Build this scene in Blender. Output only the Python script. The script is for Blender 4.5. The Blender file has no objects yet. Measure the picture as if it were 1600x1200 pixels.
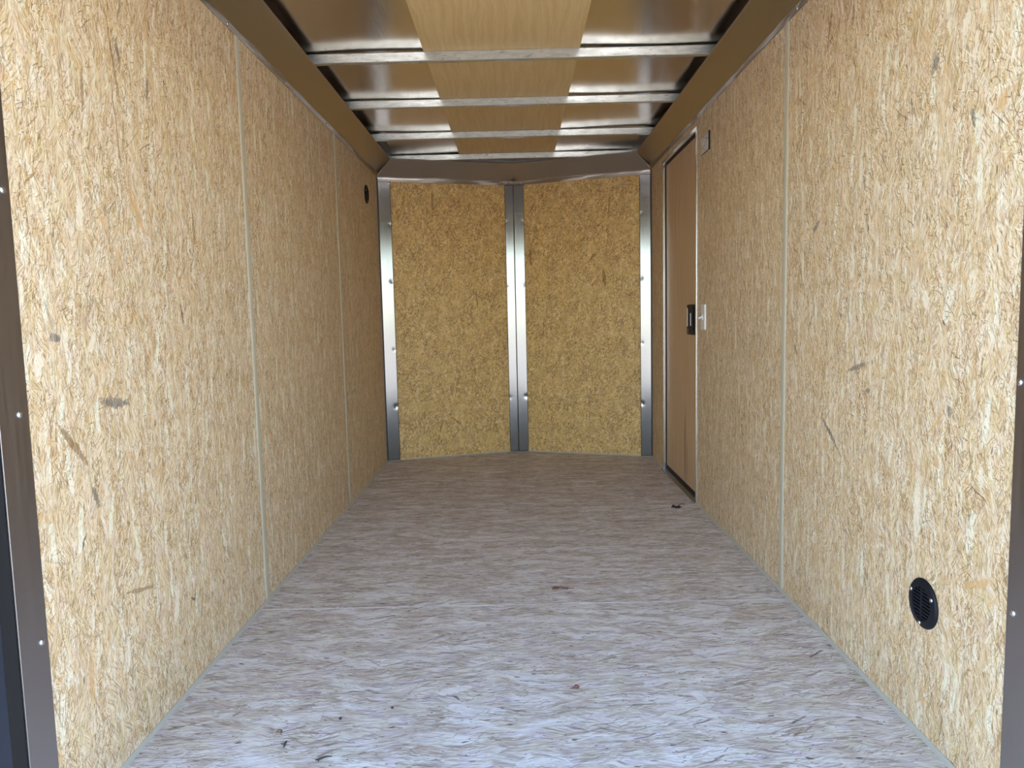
import bpy, bmesh, math, random
from mathutils import Vector, Matrix, noise as mnoise
random.seed(7)
S = bpy.context.scene
C = S.collection

# ------------------------------------------------------------------ camera
F_PX = 1140.08
cam_data = bpy.data.cameras.new('camera')
cam_data.sensor_width = 36.0
cam_data.lens = F_PX / 1600 * 36.0
cam_data.clip_start = 0.02
cam_data.clip_end = 500
cam = bpy.data.objects.new('camera', cam_data)
C.objects.link(cam)
CR = Vector((0.99973399, 0.00392492, -0.02272766))
CU = Vector((0.02225413, 0.09469312, 0.99525774))
CF = Vector((-0.00605846, 0.99549877, -0.09458059))
cam.matrix_world = Matrix(((CR.x, CU.x, -CF.x, 0.0), (CR.y, CU.y, -CF.y, 0.0), (CR.z, CU.z, -CF.z, 0.92265), (0, 0, 0, 1)))
S.camera = cam

# ------------------------------------------------------------------ sky, sun, exposure
world = bpy.data.worlds.new('world')
S.world = world
world.use_nodes = True
wn = world.node_tree
wn.nodes.clear()
sky = wn.nodes.new('ShaderNodeTexSky')
sky.sky_type = 'NISHITA'
sky.sun_disc = False
sky.sun_elevation = math.radians(48)
sky.sun_rotation = math.radians(25)      # the sun stands over the closed front of the trailer
sky.air_density = 1.0
sky.dust_density = 0.8
sky.ozone_density = 0.3
bg = wn.nodes.new('ShaderNodeBackground')
bg.inputs['Strength'].default_value = 0.30
wo = wn.nodes.new('ShaderNodeOutputWorld')
wn.links.new(sky.outputs[0], bg.inputs['Color'])
wn.links.new(bg.outputs[0], wo.inputs['Surface'])
sd = bpy.data.lights.new('sun', 'SUN')
sd.energy = 6.5
sd.angle = math.radians(0.6)
sd.color = (1.0, 0.94, 0.86)
sun = bpy.data.objects.new('sun', sd)
C.objects.link(sun)
sun.rotation_euler = (Vector((0.42 * 0.67, 0.91 * 0.67, 0.743))).to_track_quat('Z', 'Y').to_euler()
sun.location = (3, 8, 8)
# a portal only guides where the skylight is looked for: it gives no light of its own
pd = bpy.data.lights.new('opening_portal', 'AREA')
pd.shape = 'RECTANGLE'
pd.size = 1.70
pd.size_y = 1.69
pd.cycles.is_portal = True
portal = bpy.data.objects.new('opening_portal', pd)
C.objects.link(portal)
portal.location = (0.008, 1.045, 0.84)
portal.rotation_euler = (math.radians(90), 0, 0)
portal.rotation_euler = Vector((0, -1, 0)).to_track_quat('Z', 'Y').to_euler()
S.view_settings.view_transform = 'Standard'
S.view_settings.look = 'None'
S.view_settings.gamma = 1.0
S.view_settings.use_curve_mapping = False
S.view_settings.exposure = 1.98
S.cycles.max_bounces = 12
S.cycles.diffuse_bounces = 7
S.cycles.glossy_bounces = 6
S.cycles.use_denoising = True
S.cycles.denoising_prefilter = 'ACCURATE'

# ------------------------------------------------------------------ dimensions of the cargo box (metres)
XL, XR = -0.8384, 0.8555           # faces of the side panels
Y0 = 1.235                         # rear edge of the side panels
YS = 2.334                         # first seam on each side
YS2 = 3.554                        # second seam, left side
NL, NC, NR = Vector((XL, 4.635)), Vector((0.0065, 4.8985)), Vector((XR, 4.5985))   # the V nose
ZT = 1.793                         # top of the side panels
ZB = 1.888                         # underside of the roof bows
ZR = 1.926                         # roof skin
DY0, DY1, DZ1 = 3.46, 4.205, 1.745  # side door opening
PT = 0.010                         # panel thickness

# ------------------------------------------------------------------ node helpers
class NT:
    def __init__(self, name):
        self.m = bpy.data.materials.new(name)
        self.m.use_nodes = True
        self.t = self.m.node_tree
        self.t.nodes.clear()
        self.out = self.t.nodes.new('ShaderNodeOutputMaterial')
        self.b = self.t.nodes.new('ShaderNodeBsdfPrincipled')
        self.t.links.new(self.b.outputs[0], self.out.inputs['Surface'])
    def put(self, sock, v):
        if v is None: return
        if isinstance(v, bpy.types.NodeSocket): self.t.links.new(v, sock)
        elif sock.type == 'RGBA' and len(v) == 3: sock.default_value = (*v, 1)
        else: sock.default_value = v
    def new(self, kind, **kw):
        n = self.t.nodes.new(kind)
        for k, v in kw.items(): setattr(n, k, v)
        return n
    def pos(self):
        if not hasattr(self, '_p'): self._p = self.new('ShaderNodeTexCoord').outputs['Object']
        return self._p
    def sep(self, v):
        n = self.new('ShaderNodeSeparateXYZ'); self.put(n.inputs[0], v); return n.outputs
    def sepc(self, v):
        n = self.new('ShaderNodeSeparateColor'); self.put(n.inputs[0], v); return n.outputs
    def comb(self, x, y, z=0.0):
        n = self.new('ShaderNodeCombineXYZ')
        for i, v in enumerate((x, y, z)): self.put(n.inputs[i], v)
        return n.outputs[0]
    def math(self, op, a, b=None, clamp=False):
        n = self.new('ShaderNodeMath', operation=op, use_clamp=clamp)
        self.put(n.inputs[0], a); self.put(n.inputs[1], b); return n.outputs[0]
    def vmath(self, op, a, b=None):
        n = self.new('ShaderNodeVectorMath', operation=op)
        self.put(n.inputs[0], a); self.put(n.inputs[1], b)
        return n.outputs['Value'] if op in ('LENGTH', 'DISTANCE', 'DOT_PRODUCT') else n.outputs[0]
    def map(self, v, loc=(0, 0, 0), rot=0.0, scale=(1, 1, 1), kind='POINT'):
        n = self.new('ShaderNodeMapping', vector_type=kind)
        self.put(n.inputs[0], v); n.inputs['Location'].default_value = loc
        n.inputs['Rotation'].default_value = (0, 0, rot); n.inputs['Scale'].default_value = scale
        return n.outputs[0]
    def rot(self, v, ang):
        n = self.new('ShaderNodeVectorRotate', rotation_type='Z_AXIS')
        self.put(n.inputs['Vector'], v); self.put(n.inputs['Angle'], ang); return n.outputs[0]
    def noise(self, v, scale=1.0, detail=2.0, rough=0.5, dist=0.0, dim='2D', col=False):
        n = self.new('ShaderNodeTexNoise', noise_dimensions=dim)
        self.put(n.inputs['Vector'], v); n.inputs['Scale'].default_value = scale
        n.inputs['Detail'].default_value = detail; n.inputs['Roughness'].default_value = rough
        n.inputs['Distortion'].default_value = dist
        return n.outputs['Color'] if col else n.outputs[0]
    def voro(self, v, scale=1.0, feature='F1', rnd=1.0):
        n = self.new('ShaderNodeTexVoronoi', voronoi_dimensions='2D', feature=feature)
        self.put(n.inputs['Vector'], v); n.inputs['Scale'].default_value = scale
        n.inputs['Randomness'].default_value = rnd
        return n.outputs
    def rng(self, v, a, b, c=0.0, d=1.0):
        n = self.new('ShaderNodeMapRange', interpolation_type='SMOOTHSTEP')
        self.put(n.inputs[0], v)
        for i, x in enumerate((a, b, c, d)): self.put(n.inputs[i + 1], x)
        return n.outputs[0]
    def mix(self, f, a, b, blend='MIX'):
        n = self.new('ShaderNodeMix', data_type='RGBA', blend_type=blend)
        self.put(n.inputs[0], f); self.put(n.inputs[6], a); self.put(n.inputs[7], b); return n.outputs[2]
    def bump(self, h, strength=0.3, dist=0.001):
        n = self.new('ShaderNodeBump'); n.inputs['Strength'].default_value = strength
        n.inputs['Distance'].default_value = dist; self.put(n.inputs['Height'], h)
        self.put(self.b.inputs['Normal'], n.outputs[0])
    def set(self, **kw):
        names = dict(color='Base Color', rough='Roughness', metal='Metallic', spec='Specular IOR Level', coat='Coat Weight', coatr='Coat Roughness', aniso='Anisotropic')
        for k, v in kw.items(): self.put(self.b.inputs[names[k]], v)
        return self

def plain(name, color, rough=0.5, metal=0.0, spec=0.5):
    return NT(name).set(color=color, rough=rough, metal=metal, spec=spec).m

# ------------------------------------------------------------------ strand board
def strokes(k, p, off, cw, cl, w, ln, spread, thr, curv=0.0, soft=0.5):
    """separate straight wood fibres: one short stroke per cell, each with its own direction; returns mask and random channels"""
    q = k.map(p, loc=off, scale=(1 / cw, 1 / cl, 1))
    v = k.voro(q)
    rc = k.sepc(v['Color'])
    d = k.vmath('MULTIPLY', k.vmath('SUBTRACT', q, v['Position']), (cw, cl, 1))
    dr = k.sep(k.rot(d, k.math('MULTIPLY', k.math('SUBTRACT', rc[0], 0.5), spread)))
    x = dr[0]
    if curv: x = k.math('ADD', x, k.math('MULTIPLY', k.math('MULTIPLY', dr[1], dr[1]), k.math('MULTIPLY', k.math('SUBTRACT', rc[2], 0.5), curv)))
    m = k.math('MULTIPLY', k.rng(k.math('ABSOLUTE', x), w, w * soft), k.rng(k.math('ABSOLUTE', dr[1]), ln, ln * 0.75))
    return k.math('MULTIPLY', m, k.rng(rc[1], thr, thr + 0.04)), rc, x
def strand_board(name, axes, pal, marks=(), seed=0.0, hairs=(), flakes=(), grain=1.0, extra=None, rough=0.5, spec=0.35, tone=(30, 5), warp=1.0, specks=0.75, cellg=(40, 16, 1.5, 330, 24), hmin=0.35):
    """axes: which object axes run across and along the strands"""
    k = NT(name)
    tan, pale, orange, line, grey, tan2 = pal
    dark = [c * 0.4 for c in line]
    s = k.sep(k.pos())
    uv0 = k.comb(s[axes[0]], s[axes[1]])
    uv = k.map(uv0, loc=(seed, seed * 0.7, 0))
    w = k.vmath('SUBTRACT', k.noise(uv, 9, 2, col=True), (0.5, 0.5, 0.5))
    uvw = k.vmath('ADD', uv, k.vmath('MULTIPLY', w, (0.030, 0.012, 0)))
    w2 = k.vmath('SUBTRACT', k.noise(uv, 80, 2, col=True), (0.5, 0.5, 0.5))
    uvf = k.vmath('ADD', uvw, k.vmath('MULTIPLY', w2, (0.0035 * warp, 0.0035 * warp, 0)))
    # broad lengthwise tone and slight changes of hue
    big = k.noise(k.map(uvw, scale=(tone[0], tone[1], 1)), 1, 3, 0.6)
    col = k.mix(k.rng(big, 0.36, 0.64), tan2, tan)
    hue = k.sepc(k.noise(k.map(uvw, loc=(3.3, 1.2, 0), scale=(tone[0] * 1.3, tone[1] * 2.6, 1)), 1, 3, 0.6, col=True))
    col = k.mix(k.rng(hue[0], 0.50, 0.64, 0, 0.40), col, [tan[0] * 0.96, tan[1] * 0.92, tan[2] * 1.22])
    col = k.mix(k.rng(hue[1], 0.50, 0.64, 0, 0.40), col, [tan[0] * 0.95, tan[1] * 1.02, tan[2] * 0.80])
    col = k.mix(k.rng(hue[2], 0.54, 0.66, 0, 0.5), col, pale)
    # fine lengthwise grain
    for i, (fx, fy, an, amt) in enumerate(((480, 14, 0.0, 0.7), (300, 22, 0.5, 0.5), (300, 22, -0.5, 0.5))):
        f = k.noise(k.map(uvf, loc=(2.1 * i, 5.5 * i, 0), rot=an, scale=(fx, fy, 1)), 1, 2, 0.5)
        col = k.mix(k.math('MULTIPLY', k.rng(f, 0.56, 0.70), amt * 0.5 * grain), col, line)
        col = k.mix(k.math('MULTIPLY', k.rng(f, 0.44, 0.30), amt * 0.55 * grain), col, pale)
    pr = k.rot(uvf, k.math('MULTIPLY', k.math('SUBTRACT', k.sepc(k.voro(k.map(uvf, loc=(1.7, 4.4, 0), scale=(cellg[0], cellg[1], 1)))['Color'])[0], 0.5), cellg[2]))
    f = k.noise(k.map(pr, scale=(cellg[3], cellg[4], 1)), 1, 2, 0.5, 0.1)
    col = k.mix(k.math('MULTIPLY', k.rng(f, 0.54, 0.66), 0.55), col, line)
    col = k.mix(k.math('MULTIPLY', k.rng(f, 0.45, 0.33), 0.5), col, pale)
    # wide flakes
    tones = dict(g=grey, b=line, d=dark, o=orange, p=pale, w=[min(0.86, c * 1.06 + 0.03) for c in pale])
    for i, (cw, cl, wd, ln, sp, th, tn, amt) in enumerate(flakes):
        m, rc, x = strokes(k, uvf, (3.7 * i + 1.1, 6.1 * i, 0), cw, cl, wd, ln, sp, th, 0.0, 0.8)
        g = k.noise(k.map(k.comb(x, s[axes[1]]), scale=(700, 20, 1)), 1, 1)
        col = k.mix(k.math('MULTIPLY', m, k.math('MULTIPLY', k.rng(g, 0.25, 0.55, 0.45, 1.0), amt)), col, tones[tn])
    # thin fibres, thick in some places and sparse in others
    dens = k.rng(k.noise(k.map(uvw, loc=(6.6, 2.2, 0), scale=(tone[0] * 0.6, tone[1] * 0.9, 1)), 1, 2), 0.36, 0.60, hmin, 1.0)
    for i, (cw, cl, wd, ln, sp, th, cv, amt) in enumerate(hairs):
        m, rc, x = strokes(k, uvw, (8.3 * i, 2.7 * i, 0), cw, cl, wd, ln, sp, th, cv)
        hc = k.mix(k.rng(rc[2], 0.44, 0.52), line, k.mix(k.rng(rc[2], 0.58, 0.60), dark, k.mix(k.rng(rc[2], 0.68, 0.70), orange, pale)))
        col = k.mix(k.math('MULTIPLY', k.math('MULTIPLY', m, dens), k.math('ADD', amt * 0.45, k.math('MULTIPLY', rc[0], amt * 0.55))), col, hc)
    # bark specks
    for i, (cw, cl, an, th) in enumerate(((0.012, 0.04, 0.3, 0.95), (0.007, 0.016, 0.9, 0.93))):
        v = k.voro(k.map(uvf, loc=(8.2 * i, 4.4 * i + seed, 0), rot=an, scale=(1 / cw, 1 / cl, 1)))
        rc = k.sepc(v['Color'])
        m = k.math('MULTIPLY', k.rng(v['Distance'], 0.12, 0.26, 1, 0), k.rng(rc[0], th, th + 0.03))
        col = k.mix(k.math('MULTIPLY', m, specks), col, k.mix(k.rng(rc[2], 0.3, 0.8), line, dark))
    # strands that stand out by themselves
    stren = dict(g=0.95, b=0.85, d=1.0, o=0.8, p=0.85)
    if marks:
        thr = k.math('MULTIPLY', k.noise(uv, 140, 3, 0.6), 1.1)
        mg = k.rng(k.noise(k.map(uvf, scale=(480, 45, 1)), 1, 2), 0.35, 0.6, 0.5, 1.0)
        base = k.vmath('ADD', uv0, k.vmath('ADD', k.vmath('MULTIPLY', w, (0.012, 0.01, 0)), k.vmath('MULTIPLY', w2, (0.007, 0.007, 0))))
        for (u, v, hl, hw, an, c) in marks:
            p = k.map(base, loc=(u, v, 0), rot=an, scale=(hw, hl, 1), kind='TEXTURE')
            d = k.math('ADD', k.vmath('LENGTH', p), thr)
            col = k.mix(k.math('MULTIPLY', k.rng(d, 1.44, 1.16, 0, stren[c]), mg), col, tones[c])
    if extra: col = extra(k, col, s, uvf)
    k.set(color=col, rough=rough, spec=spec)
    k.bump(k.noise(k.map(uvf, scale=(300, 40, 1)), 1, 3), 0.25, 0.0008)
    return k.m

WHAIR = ((.011, .017, .0010, .0065, 2.9, .0, 8, .9), (.0095, .021, .0011, .0095, 1.3, .0, 6, .9), (.016, .027, .0012, .0115, 3.1, .10, 5, .85), (.019, .06, .0013, .028, 0.8, .2, 2, .8), (.040, .07, .0015, .034, 2.2, .40, 2, .85), (.0085, .012, .0009, .0048, 3.1, .0, 10, .85))
WFLAKE = ((.024, .075, .0045, .038, .5, .66, 'p', .55), (.034, .11, .0075, .05, .3, .82, 'w', .7), (.020, .05, .004, .020, 2.2, .80, 'o', .55), (.028, .06, .0035, .03, 1.6, .90, 'b', .40), (.05, .11, .004, .04, 1.2, .93, 'g', .55), (.016, .05, .003, .022, 1.6, .76, 'w', .5))
FHAIR = ((.016, .026, .0016, .020, 3.1, .05, 6, .95), (.013, .024, .0015, .018, 2.4, .05, 8, .95), (.026, .050, .0022, .034, 1.6, .3, 3, .95), (.010, .014, .0014, .009, 3.1, .10, 12, .9), (.011, .018, .0015, .012, 3.1, .2, 10, .9))
FFLAKE = ((.04, .10, .009, .05, .9, .80, 'p', .45), (.035, .08, .007, .03, 2.2, .86, 'o', .45), (.06, .12, .008, .045, .5, .94, 'b', .6))
GHAIR = ((.010, .040, .0013, .024, .8, .35, 3, .6), (.013, .05, .0015, .032, .5, .40, 2, .6), (.014, .022, .0014, .014, 2.0, .5, 6, .7), (.026, .08, .0024, .045, 0.9, .40, 2, .85), (.045, .08, .0034, .036, 1.4, .66, 3, .95), (.008, .022, .0011, .013, .8, .2, 6, .7))
GFLAKE = ((.06, .16, .016, .08, .6, .74, 'w', .5), (.035, .09, .008, .04, .8, .76, 'o', .40), (.03, .08, .005, .035, .9, .80, 'b', .50), (.07, .18, .02, .09, .8, .80, 'p', .5))
WALL = ((0.74, 0.545, 0.318), (0.86, 0.75, 0.57), (0.62, 0.36, 0.145), (0.23, 0.13, 0.05), (0.185, 0.155, 0.125), (0.63, 0.435, 0.22))
FRONT = ((0.77, 0.505, 0.17), (0.92, 0.70, 0.35), (0.62, 0.34, 0.10), (0.23, 0.115, 0.03), (0.14, 0.12, 0.10), (0.60, 0.38, 0.14))
FLOOR = ((0.72, 0.655, 0.58), (0.84, 0.81, 0.77), (0.50, 0.36, 0.25), (0.25, 0.18, 0.13), (0.16, 0.14, 0.12), (0.52, 0.43, 0.35))
def floor_joints(k, col, s, uvf):
    for y, wd, st in ((2.255, 0.0052, 1.0), (3.415, 0.0060, 0.65)):
        d = k.math('ABSOLUTE', k.math('SUBTRACT', s[1], y))
        n = k.noise(k.map(k.pos(), scale=(5, 60, 1)), 1, 3)
        col = k.mix(k.math('MULTIPLY', k.rng(d, wd, wd * 0.5), k.rng(n, 0.40, 0.55, st * 0.45, st)), col, (0.84, 0.83, 0.82))
    return col
ML= [(1.621, 1.499, 0.026, 0.008, 0.27, 'g'), (1.741, 1.461, 0.038, 0.007, -0.22, 'g'), (1.942, 1.163, 0.067, 0.005, 0.11, 'b'), (1.601, 1.472, 0.116, 0.006, 0.18, 'b'), (1.651, 1.169, 0.079, 0.011, 0.63, 'o'), (1.508, 1.134, 0.046, 0.008, 0.54, 'o'), (1.473, 1.38, 0.062, 0.007, -0.06, 'b'), (1.577, 1.508, 0.006, 0.004, 0.27, 'd'), (1.319, 1.228, 0.005, 0.004, 1.24, 'd'), (1.762, 0.958, 0.039, 0.006, 0.51, 'b'), (1.842, 0.942, 0.035, 0.004, 0.27, 'd'), (1.358, 0.694, 0.08, 0.01, 0.75, 'b'), (1.89, 0.664, 0.011, 0.006, -0.51, 'd'), (1.417, 0.58, 0.035, 0.009, 0.37, 'g'), (1.327, 0.901, 0.024, 0.011, 1.56, 'g'), (1.443, 0.885, 0.031, 0.011, -0.56, 'p'), (1.275, 0.854, 0.035, 0.015, -0.35, 'p'), (1.511, 0.758, 0.075, 0.013, 1.4, 'g'), (1.367, 0.506, 0.023, 0.004, -0.6, 'd'), (1.375, 0.348, 0.04, 0.007, -0.16, 'p'), (1.486, 0.219, 0.053, 0.011, -0.18, 'p'), (1.356, 0.24, 0.074, 0.012, -0.03, 'o'), (1.714, 0.245, 0.062, 0.015, -0.2, 'p'), (1.803, 0.219, 0.019, 0.004, 1.11, 'd'), (1.555, 0.337, 0.073, 0.006, 1.34, 'b'), (1.592, 1.343, 0.138, 0.003, 0.06, 'b'), (1.555, 0.989, 0.052, 0.003, 0.39, 'o'), (1.361, 0.896, 0.036, 0.01, -0.21, 'p'), (1.623, 1.401, 0.021, 0.01, -0.8, 'o'), (1.433, 1.135, 0.043, 0.015, -0.06, 'p')]
MR= [(1.521, 1.406, 0.024, 0.012, 0.38, 'g'), (2.028, 1.66, 0.069, 0.006, 0.28, 'b'), (1.891, 1.646, 0.031, 0.006, 0.12, 'b'), (1.964, 1.488, 0.068, 0.005, 0.12, 'b'), (2.095, 1.15, 0.038, 0.011, 0.99, 'g'), (1.317, 1.274, 0.019, 0.025, -0.86, 'o'), (1.298, 1.25, 0.01, 0.01, 0.18, 'b'), (1.391, 1.266, 0.026, 0.007, -0.2, 'g'), (1.745, 1.431, 0.067, 0.008, 0.04, 'p'), (1.309, 1.184, 0.007, 0.005, 1.47, 'd'), (1.424, 1.441, 0.033, 0.015, 0.18, 'p'), (1.831, 0.773, 0.069, 0.008, 1.28, 'g'), (1.775, 0.718, 0.017, 0.007, 1.32, 'g'), (1.981, 0.579, 0.078, 0.009, -0.94, 'g'), (2.232, 0.794, 0.03, 0.009, -0.67, 'b'), (1.57, 0.825, 0.01, 0.015, 1.02, 'b'), (1.439, 0.712, 0.016, 0.009, 0.08, 'g'), (1.54, 0.48, 0.09, 0.018, -0.05, 'p'), (1.474, 0.601, 0.015, 0.014, -0.13, 'o'), (2.056, 0.753, 0.047, 0.011, 0.19, 'o'), (1.463, 0.885, 0.01, 0.004, -0.66, 'd'), (1.696, 0.65, 0.015, 0.008, -0.7, 'o'), (1.697, 0.951, 0.004, 0.005, -0.05, 'd'), (1.33, 0.4, 0.066, 0.01, 1.08, 'o'), (1.502, 0.091, 0.053, 0.006, 0.55, 'o'), (1.605, 0.893, 0.004, 0.005, -1.09, 'd'), (1.529, 0.932, 0.028, 0.015, -0.27, 'p'), (1.893, 0.852, 0.038, 0.01, 0.2, 'p'), (1.429, 0.958, 0.022, 0.006, 0.09, 'b'), (1.33, 0.608, 0.027, 0.01, 0.04, 'p'), (1.489, 0.675, 0.057, 0.005, 0.81, 'o')]
MF= [(-0.509, 1.655, 0.086, 0.008, -0.03, 'b'), (-0.246, 1.031, 0.077, 0.006, 0.11, 'b'), (0.574, 1.144, 0.072, 0.015, 0.08, 'b'), (0.608, 1.593, 0.074, 0.005, -0.09, 'b'), (-0.398, 0.23, 0.052, 0.006, 0.73, 'b'), (0.496, 1.272, 0.04, 0.007, -0.55, 'b'), (-0.292, 1.519, 0.006, 0.006, 0.77, 'd'), (-0.25, 1.417, 0.009, 0.005, 0.44, 'd'), (0.111, 1.295, 0.082, 0.01, 0.06, 'b')]
MFL= [(1.882, -0.489, 0.031, 0.01, 0.04, 'o'), (1.957, -0.127, 0.02, 0.004, 0.44, 'b'), (1.767, -0.136, 0.025, 0.002, -0.29, 'd'), (1.723, -0.151, 0.028, 0.006, 0.7, 'o'), (1.722, -0.121, 0.021, 0.003, 0.57, 'b'), (1.693, -0.162, 0.019, 0.004, 0.83, 'd'), (2.332, -0.4, 0.032, 0.006, -0.3, 'p'), (1.678, 0.387, 0.032, 0.006, 0.27, 'b'), (1.6, 0.315, 0.023, 0.006, -0.46, 'o'), (1.721, 0.551, 0.03, 0.003, 0.79, 'b'), (2.01, 0.364, 0.029, 0.004, 0.57, 'b'), (1.866, 0.615, 0.033, 0.006, -0.6, 'o'), (1.727, -0.17, 0.059, 0.02, -0.43, 'p'), (1.67, 0.421, 0.032, 0.015, 1.2, 'p'), (2.293, 0.489, 0.026, 0.01, -0.48, 'o'), (1.73, -0.374, 0.035, 0.005, 0.49, 'b'), (1.592, -0.733, 0.015, 0.005, 0.03, 'b'), (1.582, -0.795, 0.02, 0.006, -0.29, 'b'), (1.639, -0.677, 0.017, 0.006, -0.93, 'b')]

rank = lambda m: -m[2] * m[3] * (4 if m[5] == 'd' else 1.6 if m[5] == 'g' else 1)
ML, MR = sorted(ML, key=rank)[:24], sorted(MR, key=rank)[:24]
M = {}
M['left'] = strand_board('strand_board_left', (1, 2), WALL, ML, 0.0, WHAIR, WFLAKE, grain=0.55)
M['right'] = strand_board('strand_board_right', (1, 2), WALL, MR, 4.3, WHAIR, WFLAKE, grain=0.55)
M['front'] = strand_board('strand_board_front', (0, 2), FRONT, MF, 9.1, FHAIR, FFLAKE, grain=0.5, tone=(16, 9), warp=1.0, cellg=(40, 20, 3.1, 260, 40))
M['floor'] = strand_board('coated_strand_board_floor', (1, 0), FLOOR, MFL, 2.2, GHAIR, GFLAKE, grain=0.6, extra=floor_joints, rough=0.62, spec=0.25, tone=(20, 5), specks=0.95, cellg=(40, 12, 0.8, 220, 14), hmin=0.25)

def brushed(name, color, rough, axis, amt=0.06, metal=1.0, bumps=0.0):
    k = NT(name)
    sc = [40, 40, 40]; sc[axis] = 1.2
    n = k.noise(k.map(k.pos(), scale=sc), 6, 3, dim='3D')
    k.set(color=k.mix(k.rng(n, 0.3, 0.7), [c * (1 - amt) for c in color], color), rough=k.rng(n, 0.2, 0.8, rough * 0.85, rough * 1.15), metal=metal)
    if bumps:
        b = k.noise(k.map(k.pos(), scale=(1, 1, 1)), 9, 2, dim='3D')
        k.bump(b, bumps, 0.01)
    return k.m
M['strip'] = brushed('mill_aluminium_strip', (0.215, 0.215, 0.218), 0.165, 2, 0.03)
M['frame'] = brushed('door_frame_aluminium', (0.78, 0.78, 0.79), 0.22, 2)
M['roof'] = brushed('aluminium_roof_skin', (0.66, 0.61, 0.55), 0.20, 1, 0.03, bumps=0.03)
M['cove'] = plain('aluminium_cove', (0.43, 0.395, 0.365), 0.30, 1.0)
M['trim'] = brushed('rear_trim_aluminium', (0.42, 0.395, 0.39), 0.35, 2, 0.03)
def galvanised():
    k = NT('galvanised_steel')
    a = k.noise(k.map(k.pos(), scale=(14, 60, 60)), 1, 4, 0.6, dim='3D')
    b = k.noise(k.map(k.pos(), scale=(30, 90, 140)), 1, 3, 0.6, 1.0, dim='3D')
    c = k.mix(k.rng(a, 0.35, 0.65), (0.55, 0.58, 0.57), (0.70, 0.735, 0.725))
    c = k.mix(k.rng(b, 0.57, 0.72, 0, 0.7), c, (0.20, 0.20, 0.20))
    k.set(color=c, rough=k.rng(a, 0.3, 0.7, 0.36, 0.27), metal=0.9)
    return k.m
M['galv'] = galvanised()
def plywood(name, c1, c2, c3, along, rough=0.55, streaks=()):
    k = NT(name)
    s = k.sep(k.pos())
    o = 2 if along == 2 else 1
    a = 1 if along == 2 else 0
    uv = k.comb(s[a], s[o])
    w = k.vmath('SUBTRACT', k.noise(uv, 3, 2, col=True), (0.5, 0.5, 0.5))
    uv2 = k.vmath('ADD', uv, k.vmath('MULTIPLY', w, (0.05, 0.02, 0)))
    g = k.noise(k.map(uv2, scale=(60, 2.5, 1)), 1, 4, 0.6)
    col = k.mix(k.rng(g, 0.3, 0.7), c1, c2)
    h = k.noise(k.map(uv2, scale=(400, 25, 1)), 1, 2)
    col = k.mix(k.rng(h, 0.6, 0.75, 0, 0.35), col, c3)
    for (u, v, hl, hw, an, st) in streaks:
        p = k.map(k.vmath('ADD', uv, k.vmath('MULTIPLY', w, (0.02, 0.02, 0))), loc=(u, v, 0), rot=an, scale=(hw, hl, 1), kind='TEXTURE')
        col = k.mix(k.rng(k.vmath('LENGTH', p), 1.0, 0.45, 0, st), col, (0.10, 0.06, 0.05))
    k.set(color=col, rough=rough, spec=0.3)
    return k.m
M['luan'] = plywood('pale_plywood', (0.60, 0.43, 0.20), (0.67, 0.50, 0.255), (0.48, 0.31, 0.13), 1)
M['doorply'] = plywood('door_plywood', (0.54, 0.37, 0.215), (0.62, 0.44, 0.27), (0.44, 0.28, 0.155), 2, 0.45, ((3.745, 0.22, 0.25, 0.022, 0.0, 0.6), (3.70, 0.14, 0.16, 0.012, 0.04, 0.5)))
M['darktrim'] = plain('dark_grey_corner_trim', (0.15, 0.14, 0.135), 0.5)
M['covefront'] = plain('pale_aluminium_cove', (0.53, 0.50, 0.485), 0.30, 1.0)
M['pale'] = plain('pale_vinyl_strip', (0.50, 0.46, 0.35), 0.35)
M['caulk'] = plain('pale_caulk', (0.47, 0.44, 0.37), 0.5)
M['black'] = plain('black_plastic', (0.008, 0.009, 0.013), 0.5, 0.0, 0.22)
M['rubber'] = plain('black_rubber', (0.008, 0.008, 0.009), 0.7)
M['navy'] = plain('dark_navy_paint', (0.018, 0.024, 0.040), 0.35)
M['white'] = plain('white_plastic', (0.74, 0.74, 0.76), 0.3)
M['screw'] = plain('zinc_screw', (0.75, 0.76, 0.78), 0.22, 1.0)
M['skin'] = plain('white_outer_skin', (0.75, 0.75, 0.75), 0.4)
M['void'] = plain('dark_cavity_insulation', (0.03, 0.03, 0.03), 0.9)
M['darkred'] = plain('dark_red_plastic', (0.06, 0.008, 0.012), 0.4)
def crinkled():
    k = NT('crinkled_foil')
    n = k.noise(k.pos(), 60, 4, 0.6, 1.0, dim='3D')
    k.set(color=k.mix(k.rng(n, 0.4, 0.6), (0.55, 0.54, 0.55), (0.82, 0.82, 0.83)), rough=0.35, metal=0.35)
    k.bump(n, 0.6, 0.004)
    return k.m
M['foil'] = crinkled()
def paving():
    k = NT('pale_concrete')
    n = k.noise(k.pos(), 0.8, 5, 0.6, dim='3D')
    k.set(color=k.mix(k.rng(n, 0.3, 0.7), (0.36, 0.33, 0.29), (0.46, 0.43, 0.39)), rough=0.85)
    return k.m
M['ground'] = paving()
M['leafdark'] = plain('dark_dry_leaf', (0.035, 0.018, 0.022), 0.6)
M['leafbrown'] = plain('brown_dry_leaf', (0.24, 0.115, 0.065), 0.6)
M['leafred'] = plain('red_brown_husk', (0.17, 0.045, 0.035), 0.45)
M['twig'] = plain('dark_twig', (0.045, 0.035, 0.03), 0.7)
M['acorn'] = plain('tan_acorn_cap', (0.33, 0.24, 0.16), 0.7)

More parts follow.
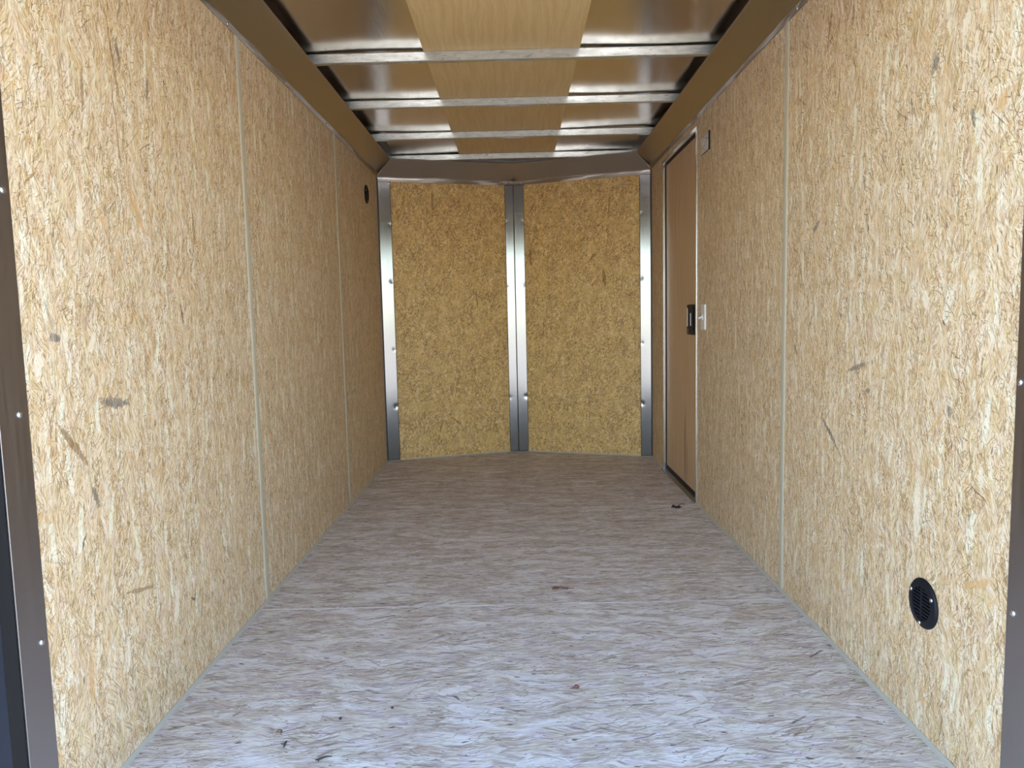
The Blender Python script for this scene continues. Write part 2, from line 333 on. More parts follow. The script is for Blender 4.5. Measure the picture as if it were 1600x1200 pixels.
# ------------------------------------------------------------------ mesh helpers
def obj(name, bm, mat, parent=None, smooth=False, **props):
    bmesh.ops.recalc_face_normals(bm, faces=bm.faces)
    me = bpy.data.meshes.new(name)
    bm.to_mesh(me); bm.free()
    if smooth: me.polygons.foreach_set('use_smooth', [True] * len(me.polygons))
    me.materials.append(mat)
    o = bpy.data.objects.new(name, me)
    C.objects.link(o)
    if parent is not None: o.parent = parent
    for k_, v in props.items(): o[k_] = v
    return o
def empty(name, loc=(0, 0, 0), mat=None, **props):
    o = bpy.data.objects.new(name, None)
    C.objects.link(o)
    if mat is not None: o.matrix_world = mat
    else: o.location = loc
    o.empty_display_size = 0.1
    for k_, v in props.items(): o[k_] = v
    return o
def box(bm, x0, x1, y0, y1, z0, z1, bev=0.0):
    vs = [bm.verts.new((x, y, z)) for x in (x0, x1) for y in (y0, y1) for z in (z0, z1)]
    fs = [(0, 1, 3, 2), (4, 6, 7, 5), (0, 4, 5, 1), (2, 3, 7, 6), (0, 2, 6, 4), (1, 5, 7, 3)]
    faces = [bm.faces.new([vs[i] for i in f]) for f in fs]
    if bev:
        es = list({e for f in faces for e in f.edges})
        bmesh.ops.bevel(bm, geom=es, offset=bev, segments=2, affect='EDGES', profile=0.5)
def boxes(*bs, bev=0.0):
    bm = bmesh.new()
    for b in bs: box(bm, *b, bev=bev)
    return bm
def fbox(bm, o, d, s0, s1, t0, t1, z0, z1):
    """box in plan frame: s along unit d from o, t inward (towards the rear)"""
    n = Vector((d.y, -d.x))
    if n.y > 0: n = -n
    vs = []
    for s in (s0, s1):
        for t in (t0, t1):
            for z in (z0, z1):
                p = o + d * s + n * t
                vs.append(bm.verts.new((p.x, p.y, z)))
    for f in [(0, 1, 3, 2), (4, 6, 7, 5), (0, 4, 5, 1), (2, 3, 7, 6), (0, 2, 6, 4), (1, 5, 7, 3)]: bm.faces.new([vs[i] for i in f])
def tube(bm, pts, rad, seg=8):
    rings = []
    for i, p in enumerate(pts):
        p = Vector(p)
        a = Vector(pts[max(i - 1, 0)]); b = Vector(pts[min(i + 1, len(pts) - 1)])
        d = (b - a).normalized()
        u = d.cross(Vector((0, 0, 1)))
        if u.length < 1e-4: u = Vector((1, 0, 0))
        u.normalize(); w = u.cross(d)
        r = rad[i] if isinstance(rad, (list, tuple)) else rad
        rings.append([bm.verts.new(p + (u * math.cos(t) + w * math.sin(t)) * r) for t in [2 * math.pi * j / seg for j in range(seg)]])
    for a, b in zip(rings, rings[1:]):
        for j in range(seg): bm.faces.new((a[j], a[(j + 1) % seg], b[(j + 1) % seg], b[j]))
    bm.faces.new(rings[0]); bm.faces.new(rings[-1])
def lathe(bm, prof, seg=40, capstart=True, capend=True):
    rings = []
    for r, z in prof:
        if r < 1e-6: rings.append([bm.verts.new((0, 0, z))])
        else: rings.append([bm.verts.new((r * math.cos(t), r * math.sin(t), z)) for t in [2 * math.pi * j / seg for j in range(seg)]])
    for a, b in zip(rings, rings[1:]):
        for j in range(seg):
            q = (j + 1) % seg
            if len(a) == 1 and len(b) == 1: continue
            if len(a) == 1: bm.faces.new((a[0], b[j], b[q]))
            elif len(b) == 1: bm.faces.new((a[j], b[0], a[q]))
            else: bm.faces.new((a[j], a[q], b[q], b[j]))
def wall_frame(side, y, z, off=0.0):
    """matrix at a point of a side wall: local z points into the room, local y up"""
    if side == 'L': return Matrix(((0, 0, 1, XL + off), (1, 0, 0, y), (0, 1, 0, z), (0, 0, 0, 1)))
    return Matrix(((0, 0, -1, XR - off), (-1, 0, 0, y), (0, 1, 0, z), (0, 0, 0, 1)))

# a truss-head screw, shared mesh: domed washer head with a cross slot
def screw_mesh():
    bm = bmesh.new()
    lathe(bm, [(0.0001, 0.0), (0.0062, 0.0), (0.0062, 0.0008), (0.0045, 0.0024), (0.0026, 0.0032), (0.0, 0.0034)], 16)
    bmesh.ops.recalc_face_normals(bm, faces=bm.faces)
    me = bpy.data.meshes.new('screw'); bm.to_mesh(me); bm.free()
    me.polygons.foreach_set('use_smooth', [True] * len(me.polygons)); me.materials.append(M['screw'])
    return me
SCREW = screw_mesh()
def screw(parent, mat, scale=1.0):
    o = bpy.data.objects.new('screw', SCREW)
    C.objects.link(o)
    o.parent = parent
    o.matrix_parent_inverse = parent.matrix_world.inverted()
    o.matrix_world = mat @ Matrix.Scale(scale, 4)
    return o
def nmat(p, n):
    q = Vector(n).to_track_quat('Z', 'Y').to_matrix().to_4x4()
    return Matrix.Translation(p) @ q

# ------------------------------------------------------------------ ground, floor, walls
bm = bmesh.new(); box(bm, -120, 120, -120, 120, -0.75, -0.55)
obj('ground', bm, M['ground'], kind='structure', label='pale concrete paving outside the open rear of the trailer')
bm = bmesh.new()
pts = [(XL - 0.06, 1.06), (XR + 0.06, 1.06), (XR + 0.06, 4.62), (NC.x, 4.95), (XL - 0.06, 4.66)]
lo = [bm.verts.new((x, y, -0.04)) for x, y in pts]; hi = [bm.verts.new((x, y, 0.0)) for x, y in pts]
bm.faces.new(lo); bm.faces.new(hi)
for i in range(5): bm.faces.new((lo[i], lo[(i + 1) % 5], hi[(i + 1) % 5], hi[i]))
obj('floor', bm, M['floor'], kind='structure', label='pale grey coated strand board floor of the trailer')

wl = obj('wall_left', boxes((XL - 0.062, XL - PT, 1.06, 4.66, -0.04, 1.99)), M['skin'], kind='structure', label='left side wall of three tan strand board sheets')
wr = obj('wall_right', boxes((XR + PT, XR + 0.062, 1.06, DY0 - 0.02, -0.04, 1.99), (XR + PT, XR + 0.062, DY1 + 0.02, 4.63, -0.04, 1.99), (XR + PT, XR + 0.062, DY0 - 0.02, DY1 + 0.02, DZ1 + 0.02, 1.99)), M['skin'], kind='structure', label='right side wall of strand board with the side door')
for a, b in ((Y0 - 0.02, YS - 0.003), (YS + 0.003, YS2 - 0.002), (YS2 + 0.002, NL.y)):
    obj('panel', boxes((XL - PT, XL, a, b, 0.0, ZT + 0.03), bev=0.0006), M['left'], wl)
for a, b in ((Y0 - 0.02, YS - 0.003), (YS + 0.003, DY0 - 0.018), (DY1 + 0.018, NR.y)):
    obj('panel', boxes((XR, XR + PT, a, b, 0.0, ZT + 0.03), bev=0.0006), M['right'], wr)
obj('panel', boxes((XR, XR + PT, DY0 - 0.018, DY1 + 0.018, DZ1 + 0.018, ZT + 0.03)), M['right'], wr)
# vinyl seam strips: a flat cover with a raised rounded rib
def seam(name, wall, side, y, w):
    bm = bmesh.new()
    h = 0.0035
    prof = [(-w / 2, 0), (-w / 2, 0.0012), (-w * 0.36, h * 0.8), (-w * 0.12, h), (w * 0.12, h), (w * 0.36, h * 0.8), (w / 2, 0.0012), (w / 2, 0)]
    sx = 1 if side == 'L' else -1
    x0 = XL if side == 'L' else XR
    rings = [[bm.verts.new((x0 + sx * d, y + a, z)) for a, d in prof] for z in (0.008, ZT)]
    for j in range(len(prof) - 1): bm.faces.new((rings[0][j], rings[0][j + 1], rings[1][j + 1], rings[1][j]))
    bm.faces.new(rings[0]); bm.faces.new(rings[1])
    return obj(name, bm, M['pale'], wall, label='pale vinyl strip over the sheet joint')
seam('seam_strip', wl, 'L', YS, 0.032)
seam('seam_strip', wl, 'L', YS2, 0.030)
seam('seam_strip', wr, 'R', YS, 0.032)

dl = (NL - NC).normalized(); dr = (NR - NC).normalized()
LL, LR = (NL - NC).length, (NR - NC).length
bm = bmesh.new()
fbox(bm, NC, dl, -0.01, LL + 0.06, -0.06, -PT, -0.04, 1.99)
fbox(bm, NC, dr, -0.01, LR + 0.06, -0.06, -PT, -0.04, 1.99)
wf = obj('wall_front', bm, M['skin'], kind='structure', label='shallow V-shaped front wall of two strand board sheets')
for d, L in ((dl, LL), (dr, LR)):
    bm = bmesh.new(); fbox(bm, NC, d, 0.003, L - 0.003, -PT, 0, 0.0, ZT + 0.03)
    obj('panel', bm, M['front'], wf)

# ------------------------------------------------------------------ roof skin
bm = bmesh.new()
NXg, NYg = 90, 130
def zroof(x, y):
    d = 0.0016 * math.sin(x * 8.3 + y * 2.1) + 0.0013 * math.sin(x * 4.1 - y * 3.7 + 1.0) + 0.001 * math.sin(y * 9.0 + x * 2)
    return ZR + d + 0.0015
grid = []
for i in range(NXg + 1):
    x = XL - 0.05 + (XR - XL + 0.10) * i / NXg
    grid.append([bm.verts.new((x, y, zroof(x, y))) for y in [1.07 + (4.94 - 1.07) * j / NYg for j in range(NYg + 1)]])
for i in range(NXg):
    for j in range(NYg): bm.faces.new((grid[i][j], grid[i][j + 1], grid[i + 1][j + 1], grid[i + 1][j]))
roof = obj('ceiling', bm, M['roof'], smooth=True, kind='structure', label='bare aluminium roof skin seen from below')
mod = roof.modifiers.new('thickness', 'SOLIDIFY'); mod.thickness = 0.002; mod.offset = 1
obj('outer_roof', boxes((XL - 0.07, XR + 0.07, 1.05, 4.97, 1.94, 1.99)), M['skin'], roof)

# ------------------------------------------------------------------ sweeps along the wall plan
PATH = [Vector((XL, 1.165)), NL, NC, NR, Vector((XR, 1.165))]
def offs(i, d):
    """point of the plan path moved d into the room, mitred"""
    def nrm(a, b):
        v = (b - a).normalized(); n = Vector((v.y, -v.x)); return n
    if i == 0: return PATH[0] + nrm(PATH[0], PATH[1]) * d
    if i == 4: return PATH[4] + nrm(PATH[3], PATH[4]) * d
    n1, n2 = nrm(PATH[i - 1], PATH[i]), nrm(PATH[i], PATH[i + 1])
    b = (n1 + n2).normalized()
    return PATH[i] + b * (d / b.dot(n1))
def sweep(bm, i0, i1, prof, step=0.05, wave=0.0, closed=False):
    for i in range(i0, i1):
        n = max(1, int((PATH[i + 1] - PATH[i]).length / step))
        rows = []
        for j in range(n + 1):
            t = j / n
            row = []
            for q, (d, z) in enumerate(prof):
                a, b = offs(i, d), offs(i + 1, d)
                p = a.lerp(b, t)
                if wave and q < 3 and 0 < j < n:
                    k_ = wave * (mnoise.noise(Vector((p.x * 7, p.y * 7, q * 2.3))))
                    p = p + (offs(i, d + 1).lerp(offs(i + 1, d + 1), t) - p).normalized() * max(k_, -0.0015)
                row.append(bm.verts.new((p.x, p.y, z)))
            rows.append(row)
        m_ = len(prof)
        for a, b in zip(rows, rows[1:]):
            for q in range(m_ if closed else m_ - 1): bm.faces.new((a[q], a[(q + 1) % m_], b[(q + 1) % m_], b[q]))
        if closed:
            bm.faces.new(rows[0]); bm.faces.new(rows[-1])
CW = 0.0962
side_prof = [(0.0022, ZT), (0.003, ZT + 0.010), (0.005, ZT + 0.019), (0.010, ZT + 0.024), (CW - 0.002, ZB - 0.003), (CW, ZB), (CW - 0.003, ZB + 0.003), (CW - 0.016, ZB + 0.004)]
front_prof = [(0.0030, ZT - 0.027), (0.0032, ZT - 0.012), (0.004, ZT - 0.003), (0.008, ZT + 0.004), (CW - 0.002, ZB - 0.003), (CW, ZB), (CW - 0.003, ZB + 0.003), (CW - 0.016, ZB + 0.004)]
coves = []
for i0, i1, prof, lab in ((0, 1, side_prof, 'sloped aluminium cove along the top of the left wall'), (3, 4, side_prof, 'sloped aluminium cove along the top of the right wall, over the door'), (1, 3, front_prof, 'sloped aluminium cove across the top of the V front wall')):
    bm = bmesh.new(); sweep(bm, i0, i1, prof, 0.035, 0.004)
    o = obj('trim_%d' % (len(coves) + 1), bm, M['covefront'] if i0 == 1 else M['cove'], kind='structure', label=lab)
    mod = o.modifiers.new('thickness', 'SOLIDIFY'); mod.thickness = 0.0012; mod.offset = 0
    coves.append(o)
for side, o, ys in (('L', coves[0], (1.70, 2.26, 2.81, 3.39, 3.51, 4.03, 4.52)), ('R', coves[1], (1.70, 2.252, 2.804, 3.394, 4.03, 4.5))):
    for y in ys: screw(o, wall_frame(side, y, ZT + 0.010, 0.0034), 0.9)

# caulk beads along the floor
for n_, (i0, i1, lab) in enumerate(((0, 1, 'pale caulk bead at the foot of the left wall'), (1, 3, 'pale caulk bead at the foot of the front wall'))):
    bm = bmesh.new()
    r = 0.0078 if i0 != 1 else 0.007
    sweep(bm, i0, i1, [(-0.001, -0.001), (r, -0.001), (r, 0.001), (r * 0.55, r * 0.5), (0.002, r), (-0.001, r)], 0.3, 0, True)
    obj('baseboard_' + ('left', 'front')[n_], bm, M['caulk'], kind='structure', label=lab)
bm = bmesh.new()
for a, b in ((1.165, DY0 - 0.022), (DY1 + 0.022, NR.y)):
    prof = [(0.001, -0.001), (-0.0078, -0.001), (-0.0078, 0.001), (-0.0043, 0.0042), (-0.0018, 0.0078), (0.001, 0.0078)]
    rings = [[bm.verts.new((XR + dx, y, z)) for dx, z in prof] for y in (a, b)]
    for j in range(6): bm.faces.new((rings[0][j], rings[0][(j + 1) % 6], rings[1][(j + 1) % 6], rings[1][j]))
    bm.faces.new(rings[0]); bm.faces.new(rings[1])
obj('baseboard_right', bm, M['caulk'], kind='structure', label='pale caulk bead at the foot of the right wall')

# ------------------------------------------------------------------ metal strips of the nose
def dented(bm, o, d, s0, s1, z0, z1, t, screws, seed, flip=False):
    n = Vector((d.y, -d.x))
    if n.y > 0: n = -n
    ns, nz = max(8, int((s1 - s0) / 0.0035)), int((z1 - z0) / 0.0045)
    rows = []
    for i in range(nz + 1):
        z = z0 + (z1 - z0) * i / nz
        row = []
        for j in range(ns + 1):
            s = s0 + (s1 - s0) * j / ns
            h = t + 0.0009 * mnoise.noise(Vector((s * 6, z * 3.0, seed)))
            for (ss, sz, dep) in screws:
                r2 = ((s - ss) ** 2 + (z - sz) ** 2) / (0.0125 ** 2)
                if r2 < 12: h -= dep * math.exp(-r2)
            p = o + d * s + n * h
            row.append(bm.verts.new((p.x, p.y, z)))
        rows.append(row)
    for a, b in zip(rows, rows[1:]):
        for j in range(ns): bm.faces.new((a[j], a[j + 1], b[j + 1], b[j]))
def inward(d):
    n = Vector((d.y, -d.x))
    return -n if n.y > 0 else n
ZTOP = ZT - 0.026
def nose_strip(name, legs, sideleg, label, zs_extra=()):
    bm = bmesh.new()
    allsc = []
    for (o, d, s0, s1, sl, seed) in legs:
        sc = [(s_, z_, dep) for s_, z_, dep in sl]
        dented(bm, o, d, s0, s1, 0.004, ZTOP, 0.0028, sc, seed)
        allsc += [(o, d, s_, z_, dep) for s_, z_, dep in sl]
    ob = obj(name, bm, M['strip'], smooth=True, kind='structure', label=label)
    mod = ob.modifiers.new('thickness', 'SOLIDIFY'); mod.thickness = 0.0014; mod.offset = 0
    for (o, d, s_, z_, dep) in allsc:
        n = inward(d); p = o + d * s_ + n * (0.0034 - dep * 0.8)
        screw(ob, nmat((p.x, p.y, z_), (n.x, n.y, 0)), 0.75)
    if sideleg:
        x, y0, y1, sx = sideleg
        obj('side_leg', boxes((min(x, x + sx * 0.0022), max(x, x + sx * 0.0022), y0, y1, 0.004, ZTOP + 0.02)), M['darktrim'], ob)
    return ob
zs = (1.735, 1.705, 1.50, 1.15, 0.72, 0.355)
D_ = 0.0013
def lean(o, d, ln, off):
    return o, (d * ln + inward(d) * off).normalized()
la, ld = lean(NL, -dl, 0.079, 0.0030)
ra, rd = lean(NR, -dr, 0.069, 0.0058)
nose_strip('trim_4', [(la, ld, 0.001, 0.079, [(0.066, 1.15, D_), (0.069, 0.72, D_ * 0.8), (0.066, 0.352, D_ * 1.4), (0.070, 1.50, D_ * 0.5)], 1.0)], (XL, NL.y - 0.035, NL.y, 1), 'aluminium angle strip in the left front corner')
nose_strip('trim_5', [(ra, rd, 0.001, 0.069, [(0.061, 1.13, D_), (0.062, 0.73, D_), (0.060, 0.342, D_ * 1.4), (0.062, 1.53, D_ * 0.5)], 2.0)], (XR, NR.y - 0.035, NR.y, -1), 'aluminium angle strip in the right front corner beside the door')
APEX = NC + Vector((0.0, -0.0205))
cl_, cr_ = (NC + dl * 0.060 + inward(dl) * 0.0008) - APEX, (NC + dr * 0.072 + inward(dr) * 0.0008) - APEX
cs = nose_strip('trim_6', [(APEX, cl_.normalized(), 0.0005, cl_.length, [(0.050, 1.111, D_ * 0.7), (0.050, 0.37, D_ * 0.4), (0.050, 1.53, D_ * 0.4)], 3.0), (APEX, cr_.normalized(), 0.0005, cr_.length, [(0.061, 1.117, D_), (0.060, 0.375, D_ * 1.6), (0.061, 1.53, D_ * 0.4)], 4.0)], None, 'folded aluminium strip down the centre of the V front wall')
bm = bmesh.new(); tube(bm, [(APEX.x, APEX.y - 0.0022, 0.004), (APEX.x, APEX.y - 0.0022, ZTOP)], 0.0022, 8)
obj('fold_bead', bm, M['strip'], cs, smooth=True)
# screws in the flange of the front cove
fl = coves[2]
for o_, d, lst in ((NL, -dl, (0.055, 0.075)), (NR, -dr, (0.055, 0.07)), (NC, dl, (0.05,)), (NC, dr, (0.055,))):
    n = inward(d)
    for q, s_ in enumerate(lst):
        p = o_ + d * s_ + n * 0.0042
        screw(fl, nmat((p.x, p.y, ZT - 0.014 - 0.006 * q), (n.x, n.y, 0)), 0.85)
    p = o_ + d * lst[-1] + n * 0.004
    screw(fl, nmat((p.x, p.y, ZT - 0.040), (n.x, n.y, 0)), 0.8)

# ------------------------------------------------------------------ rear frame
for side, lab in (('L', 'left'), ('R', 'right')):
    x, sx = (XL, 1) if side == 'L' else (XR, -1)
    def sb(a, b, y0, y1, z0, z1, bev=0.0):
        xs = sorted((x + sx * a, x + sx * b)); return boxes((xs[0], xs[1], y0, y1, z0, z1), bev=bev)
    t = obj('trim_' + ('7' if side == 'L' else '8'), sb(0.0, 0.003, 1.163, Y0 + (0.0 if side == 'L' else 0.008), 0.001, ZT + 0.015, 0.0008), M['trim'], kind='structure', label='taupe metal edge trim at the open rear end of the %s wall' % lab)
    for y, z in (((1.212, 0.774), (1.2185, 0.374), (1.218, 1.145), (1.218, 1.55)) if side == 'L' else ((1.227, 0.387), (1.234, 0.789), (1.225, 1.2), (1.225, 1.6))):
        screw(t, wall_frame(side, y, z, 0.003), 1.0)
    obj('trim_' + ('9' if side == 'L' else '10'), sb(-PT, -0.001, 1.128, 1.164, 0.0, ZT), M['rubber'], kind='structure', label='black rubber door seal behind the %s rear trim' % lab)
    obj('trim_' + ('11' if side == 'L' else '12'), sb(-0.06, 0.0, 1.05, 1.129, -0.04, 1.99, 0.002), M['navy'], kind='structure', label='dark navy rear frame post at the %s edge of the opening' % lab)
obj('trim_13', boxes((XL + 0.001, XR - 0.001, 1.05, 1.163, 1.685, 1.935)), M['navy'], kind='structure', label='dark navy rear header over the opening')

# ------------------------------------------------------------------ side door
dr_o = empty('door_1', ((XR + DY0 * 0), 0, 0), kind='structure', label='brown plywood side door in a thin aluminium frame, right wall')
dr_o.location = (0, 0, 0)
fw, pr, rec = 0.018, 0.005, 0.013
x0, x1 = XR - pr, XR + rec
bm = bmesh.new()
box(bm, x0, XR + 0.0005, DY0 - fw, DY0, 0.0, DZ1 + fw, bev=0.001)      # inner flanges
box(bm, x0, XR + 0.0005, DY1, DY1 + fw, 0.0, DZ1 + fw, bev=0.001)
box(bm, x0, XR + 0.0005, DY0, DY1, DZ1, DZ1 + fw, bev=0.001)
box(bm, XR, XR + 0.05, DY0 - 0.004, DY0, 0.0, DZ1 + 0.004)             # reveals
box(bm, XR, XR + 0.05, DY1, DY1 + 0.004, 0.0, DZ1 + 0.004)
box(bm, XR, XR + 0.05, DY0, DY1, DZ1, DZ1 + 0.004)
obj('door_frame', bm, M['frame'], dr_o)
obj('threshold', boxes((XR - 0.003, XR + 0.05, DY0, DY1, 0.0, 0.012), (XR - 0.016, XR - 0.003, DY0 - fw, DY1 + fw, 0.0, 0.004), bev=0.0008), M['trim'], dr_o)
g = 0.010
obj('door_gasket', boxes((x1 - 0.006, XR + 0.05, DY0, DY0 + g, 0.012, DZ1), (x1 - 0.006, XR + 0.05, DY1 - g * 0.4, DY1, 0.012, DZ1), (x1 - 0.004, XR + 0.05, DY0, DY1, DZ1 - g, DZ1), (x1 - 0.002, XR + 0.05, DY0, DY1, 0.012, 0.032)), M['rubber'], dr_o)
leaf = obj('door_panel', boxes((x1, XR + 0.048, DY0 + g, DY1 - g * 0.4, 0.032, DZ1 - g)), M['doorply'], dr_o)
lt = obj('latch', boxes((x1 - 0.010, x1, 3.50, 3.665, 0.805, 0.952), bev=0.004), M['black'], leaf, label='black paddle latch')
obj('latch_paddle', boxes((x1 - 0.016, x1 - 0.010, 3.53, 3.60, 0.825, 0.94), bev=0.002), M['black'], lt)
obj('latch_highlight', boxes((x1 - 0.0175, x1 - 0.016, 3.553, 3.567, 0.85, 0.91)), M['white'], lt, label='pale strip standing for a highlight on the paddle')  # highlight on the paddle, built as a white strip
obj('latch_edge_highlight', boxes((x1 - 0.0115, x1 - 0.010, 3.645, 3.658, 0.845, 0.935)), M['white'], lt, label='pale strip standing for a highlight on the paddle')  # likewise a white strip in place of the edge highlight
obj('latch_tab', boxes((x1 - 0.0125, x1 - 0.010, 3.61, 3.655, 0.81, 0.835), bev=0.001), M['darkred'], lt, label='dark red tab')

# ------------------------------------------------------------------ roof bows and plywood
bow_labels = ('galvanised roof bow nearest the open rear, with a smudged face', 'second galvanised roof bow from the open rear', 'third galvanised roof bow from the open rear', 'galvanised roof bow deepest inside, just above the V front cove')
for i, y in enumerate((2.869, 3.480, 4.089, 4.640)):
    bm = bmesh.new()
    h = 0.033
    # hat section: front web, crown underneath, rear web, top flanges
    prof = [(-0.016, ZB + h), (-0.001, ZB + h), (0.0, ZB + h - 0.001), (0.001, ZB + 0.002), (0.003, ZB), (0.027, ZB), (0.029, ZB + 0.002), (0.030, ZB + h - 0.001), (0.031, ZB + h), (0.046, ZB + h), (0.046, ZB + h + 0.0012), (0.0295, ZB + h + 0.0012), (0.0275, ZB + 0.003), (0.0025, ZB + 0.003), (0.0005, ZB + h + 0.0012), (-0.016, ZB + h + 0.0012)]
    prof = prof[1:9] + prof[11:15]
    xe = (XL + 0.03, XR - 0.03) if i < 3 else (XL + 0.085, XR - 0.105)
    rings = [[bm.verts.new((x, y + a, z)) for a, z in prof] for x in xe]
    for j in range(len(prof)): bm.faces.new((rings[0][j], rings[0][(j + 1) % len(prof)], rings[1][(j + 1) % len(prof)], rings[1][j]))
    bm.faces.new(rings[0]); bm.faces.new(rings[1])
    obj('roof_bow', bm, M['galv'], label=bow_labels[i], category='roof beam', group='galvanised roof bows')
obj('plywood_strip', boxes((-0.3236, 0.2684, 1.20, 4.80, ZB + 0.0345, ZB + 0.0378)), M['luan'], label='long pale plywood strip lying along the middle of the roof above the bows', category='plywood board')

# ------------------------------------------------------------------ flow-through vents
def vent(side, y, z, label):
    r = empty('vent_cover', mat=wall_frame(side, y, z), label=label, category='air vent', group='round black vents')
    R = 0.053
    bm = bmesh.new()
    lathe(bm, [(R, 0.0), (R, 0.003), (R - 0.003, 0.006), (R - 0.016, 0.0085), (R - 0.0175, 0.0075), (R - 0.018, 0.002), (0.0, 0.002)], 48)
    obj('rim', bm, M['black'], r, smooth=False)
    bm = bmesh.new()
    Ri = R - 0.018
    for q in range(-4, 5):
        yy = q * 0.0075
        hw = math.sqrt(max(Ri ** 2 - yy ** 2, 0.0001)) * 0.98
        box(bm, -hw, hw, yy - 0.0018, yy + 0.0014, 0.0022, 0.0070)
    box(bm, -0.002, 0.002, -Ri, Ri, 0.002, 0.0078)
    obj('louvre', bm, M['black'], r)
    for an in (155, 30, 265):
        a = math.radians(an)
        sc = bpy.data.objects.new('screw', SCREW); C.objects.link(sc); sc.parent = r
        sc.location = (0.0435 * math.cos(a), 0.0435 * math.sin(a), 0.0074); sc.scale = (0.8,) * 3
    return r
vent('R', 1.502, 0.2925, 'round black louvred vent low on the right wall near the opening')
vent('L', 4.272, 1.630, 'round black vent high on the left wall near the front corner')

# ------------------------------------------------------------------ light switch, foil plate
sw = empty('light_switch', mat=wall_frame('R', 3.315, 0.892), label='white toggle light switch on the right wall beside the door latch', category='light switch')
bm = bmesh.new(); box(bm, -0.035, 0.035, -0.0575, 0.0575, 0.0, 0.008, bev=0.003)
obj('switch_plate', bm, M['white'], sw)
bm = bmesh.new(); box(bm, -0.006, 0.006, -0.013, 0.013, 0.007, 0.010, bev=0.001)
obj('toggle_collar', bm, M['white'], sw)
bm = bmesh.new(); tube(bm, [(0, 0.003, 0.007), (0, -0.002, 0.016), (0, -0.006, 0.026)], [0.0046, 0.004, 0.0044], 10)
obj('toggle', bm, M['white'], sw, smooth=True)
pl = empty('metal_plate', mat=wall_frame('R', 3.295, 1.652), label='small crinkled metal plate high on the right wall beside the door top', category='metal plate')
bm = bmesh.new(); n1 = 24
gr = [[bm.verts.new((-0.068 + 0.136 * i / n1, -0.036 + 0.072 * j / n1, 0.003 + 0.002 * mnoise.noise(Vector((i * 0.35, j * 0.35, 3))))) for j in range(n1 + 1)] for i in range(n1 + 1)]
for i in range(n1):
    for j in range(n1): bm.faces.new((gr[i][j], gr[i + 1][j], gr[i + 1][j + 1], gr[i][j + 1]))
fo = obj('foil_face', bm, M['foil'], pl, smooth=True)
bm = bmesh.new(); box(bm, -0.070, 0.070, -0.038, 0.038, 0.0, 0.002); box(bm, 0.066, 0.074, -0.040, 0.040, 0.0, 0.006)  # backing sheet, plus a black bar for the shade cast by the curled border
obj('backing_and_edge_shade', bm, M['rubber'], pl)

# ------------------------------------------------------------------ leaf litter on the floor
def leaf_mesh(outline, curl, seed, thick=0.0006, h=0.003):
    bm = bmesh.new()
    c = bm.verts.new((0, 0, h))
    vs = []
    for (x, y) in outline:
        vs.append(bm.verts.new((x, y, 0.0008 + h * 0.6 + curl * (abs(mnoise.noise(Vector((x * 90, y * 90, seed)))) + 6 * (x * x + y * y) ** 0.5 * 0.3))))
    for a, b in zip(vs, vs[1:] + vs[:1]): bm.faces.new((c, a, b))
    bmesh.ops.subdivide_edges(bm, edges=bm.edges, cuts=1, use_grid_fill=True)
    lo_ = min(v.co.z for v in bm.verts)
    for v in bm.verts: v.co.z -= lo_
    return bm
def stemmed(name, loc, rz, outline, curl, seed, mat, stem, label, cat):
    r = empty(name, loc, label=label, category=cat); r.rotation_euler.z = rz
    bl = obj('blade', leaf_mesh(outline, curl, seed), mat, r)
    md = bl.modifiers.new('thickness', 'SOLIDIFY'); md.thickness = 0.0006; md.offset = 1
    bm = bmesh.new(); tube(bm, stem, 0.0013, 6); obj('stem', bm, mat, r)
    return r
stemmed('dry_leaf', (0.747, 3.372, 0.0003), 0.2, [(-0.022, 0.004), (-0.034, 0.0), (-0.020, -0.008), (-0.016, -0.026), (-0.006, -0.012), (0.004, -0.020), (0.008, -0.006), (0.022, 0.0), (0.010, 0.010), (0.002, 0.014), (-0.010, 0.024), (-0.010, 0.012)], 0.034, 1, M['leafdark'],
        [(0.004, 0.0, 0.010), (0.022, 0.006, 0.016), (0.038, 0.010, 0.010)], 'dark shrivelled leaf lying on the floor near the side door', 'leaf')
stemmed('dry_leaf', (0.134, 2.387, 0.0003), -0.05, [(-0.026, 0.010), (-0.030, -0.010), (-0.016, -0.014), (0.004, -0.010), (0.022, -0.012), (0.028, -0.006), (0.014, 0.002), (0.0, 0.006), (-0.012, 0.004), (-0.018, 0.012)], 0.014, 2, M['leafbrown'],
        [(0.020, -0.006, 0.004), (0.034, -0.010, 0.003), (0.044, -0.004, 0.0015)], 'brown curled dry leaf on the floor just past the pale joint line', 'leaf')
bm = bmesh.new(); tube(bm, [(-0.014, 0, 0.0015), (-0.008, 0.0, 0.002), (-0.002, 0.001, 0.0042), (0.004, 0.001, 0.0046), (0.008, 0.0, 0.003)], [0.0008, 0.0013, 0.004, 0.0045, 0.002], 10)
obj('seed_husk', bm, M['leafred'], smooth=True, label='small dark red seed husk on the floor, right of centre', category='seed').location = (0.130, 1.723, 0.0002)
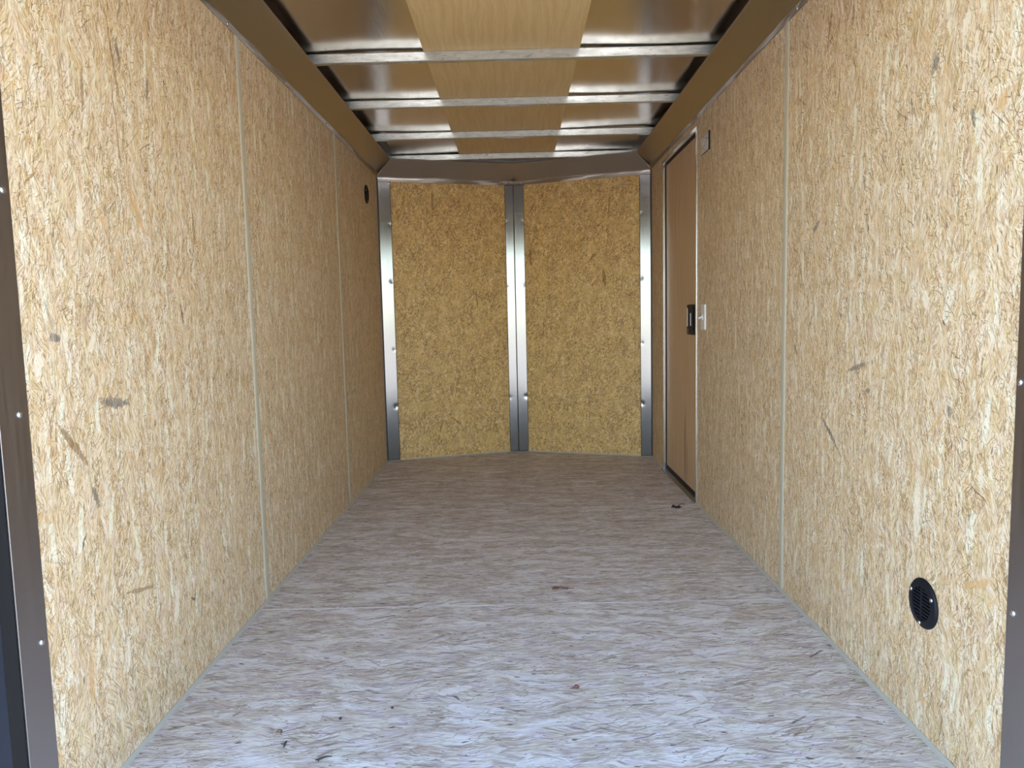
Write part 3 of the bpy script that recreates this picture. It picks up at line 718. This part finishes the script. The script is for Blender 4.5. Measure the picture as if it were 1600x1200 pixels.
r = empty('acorn_cap', (-0.5495, 1.552, 0.0), label='tiny tan acorn cap with a dark rim on the floor near the left', category='acorn cap')
bm = bmesh.new(); lathe(bm, [(0.0, 0.0), (0.004, 0.0), (0.0066, 0.002), (0.0072, 0.005), (0.0055, 0.0055), (0.0045, 0.0035), (0.0, 0.0028)], 18); obj('cup', bm, M['acorn'], r, smooth=True)
bm = bmesh.new(); tube(bm, [(0.0066 * math.cos(t), 0.0066 * math.sin(t), 0.0052) for t in [-0.9 + 0.22 * j for j in range(16)]], 0.0012, 6); obj('rim', bm, M['twig'], r, smooth=True)
r = empty('twig', (-0.427, 1.454, 0.0), label='dark forked twig on the floor below the acorn cap', category='twig')
bm = bmesh.new(); tube(bm, [(-0.013, -0.006, 0.0016), (-0.003, -0.002, 0.0024), (0.008, 0.006, 0.0018), (0.019, 0.008, 0.0012)], [0.001, 0.0024, 0.0016, 0.0008], 8); obj('stem', bm, M['twig'], r, smooth=True)
bm = bmesh.new(); tube(bm, [(-0.004, -0.002, 0.002), (-0.006, -0.010, 0.0012)], [0.0016, 0.0008], 8); obj('branch', bm, M['twig'], r, smooth=True)
bm = bmesh.new(); tube(bm, [(-0.006, 0.002, 0.0012), (0.001, 0.0, 0.0016), (0.003, 0.012, 0.0014), (0.004, -0.010, 0.0012)], [0.0006, 0.0016, 0.0014, 0.0018], 8)
obj('twig', bm, M['twig'], smooth=True, label='short bent black twig on the floor right beside the acorn cap', category='twig').location = (-0.5253, 1.5076, 0.0002)
def seed(loc, r_, label):
    bm = bmesh.new(); lathe(bm, [(0.0, 0.0), (r_ * 0.8, r_ * 0.2), (r_, r_ * 0.7), (r_ * 0.7, r_ * 1.3), (0.0, r_ * 1.5)], 12)
    o = obj('seed', bm, M['twig'], smooth=True, label=label, category='seed'); o.location = loc; return o
seed((-0.4241, 1.6051, 0.0), 0.0038, 'tiny round black seed on the floor between acorn cap and centre')
seed((-0.3112, 1.6479, 0.0), 0.0034, 'tiny black seed on the floor, furthest from the left wall of two')
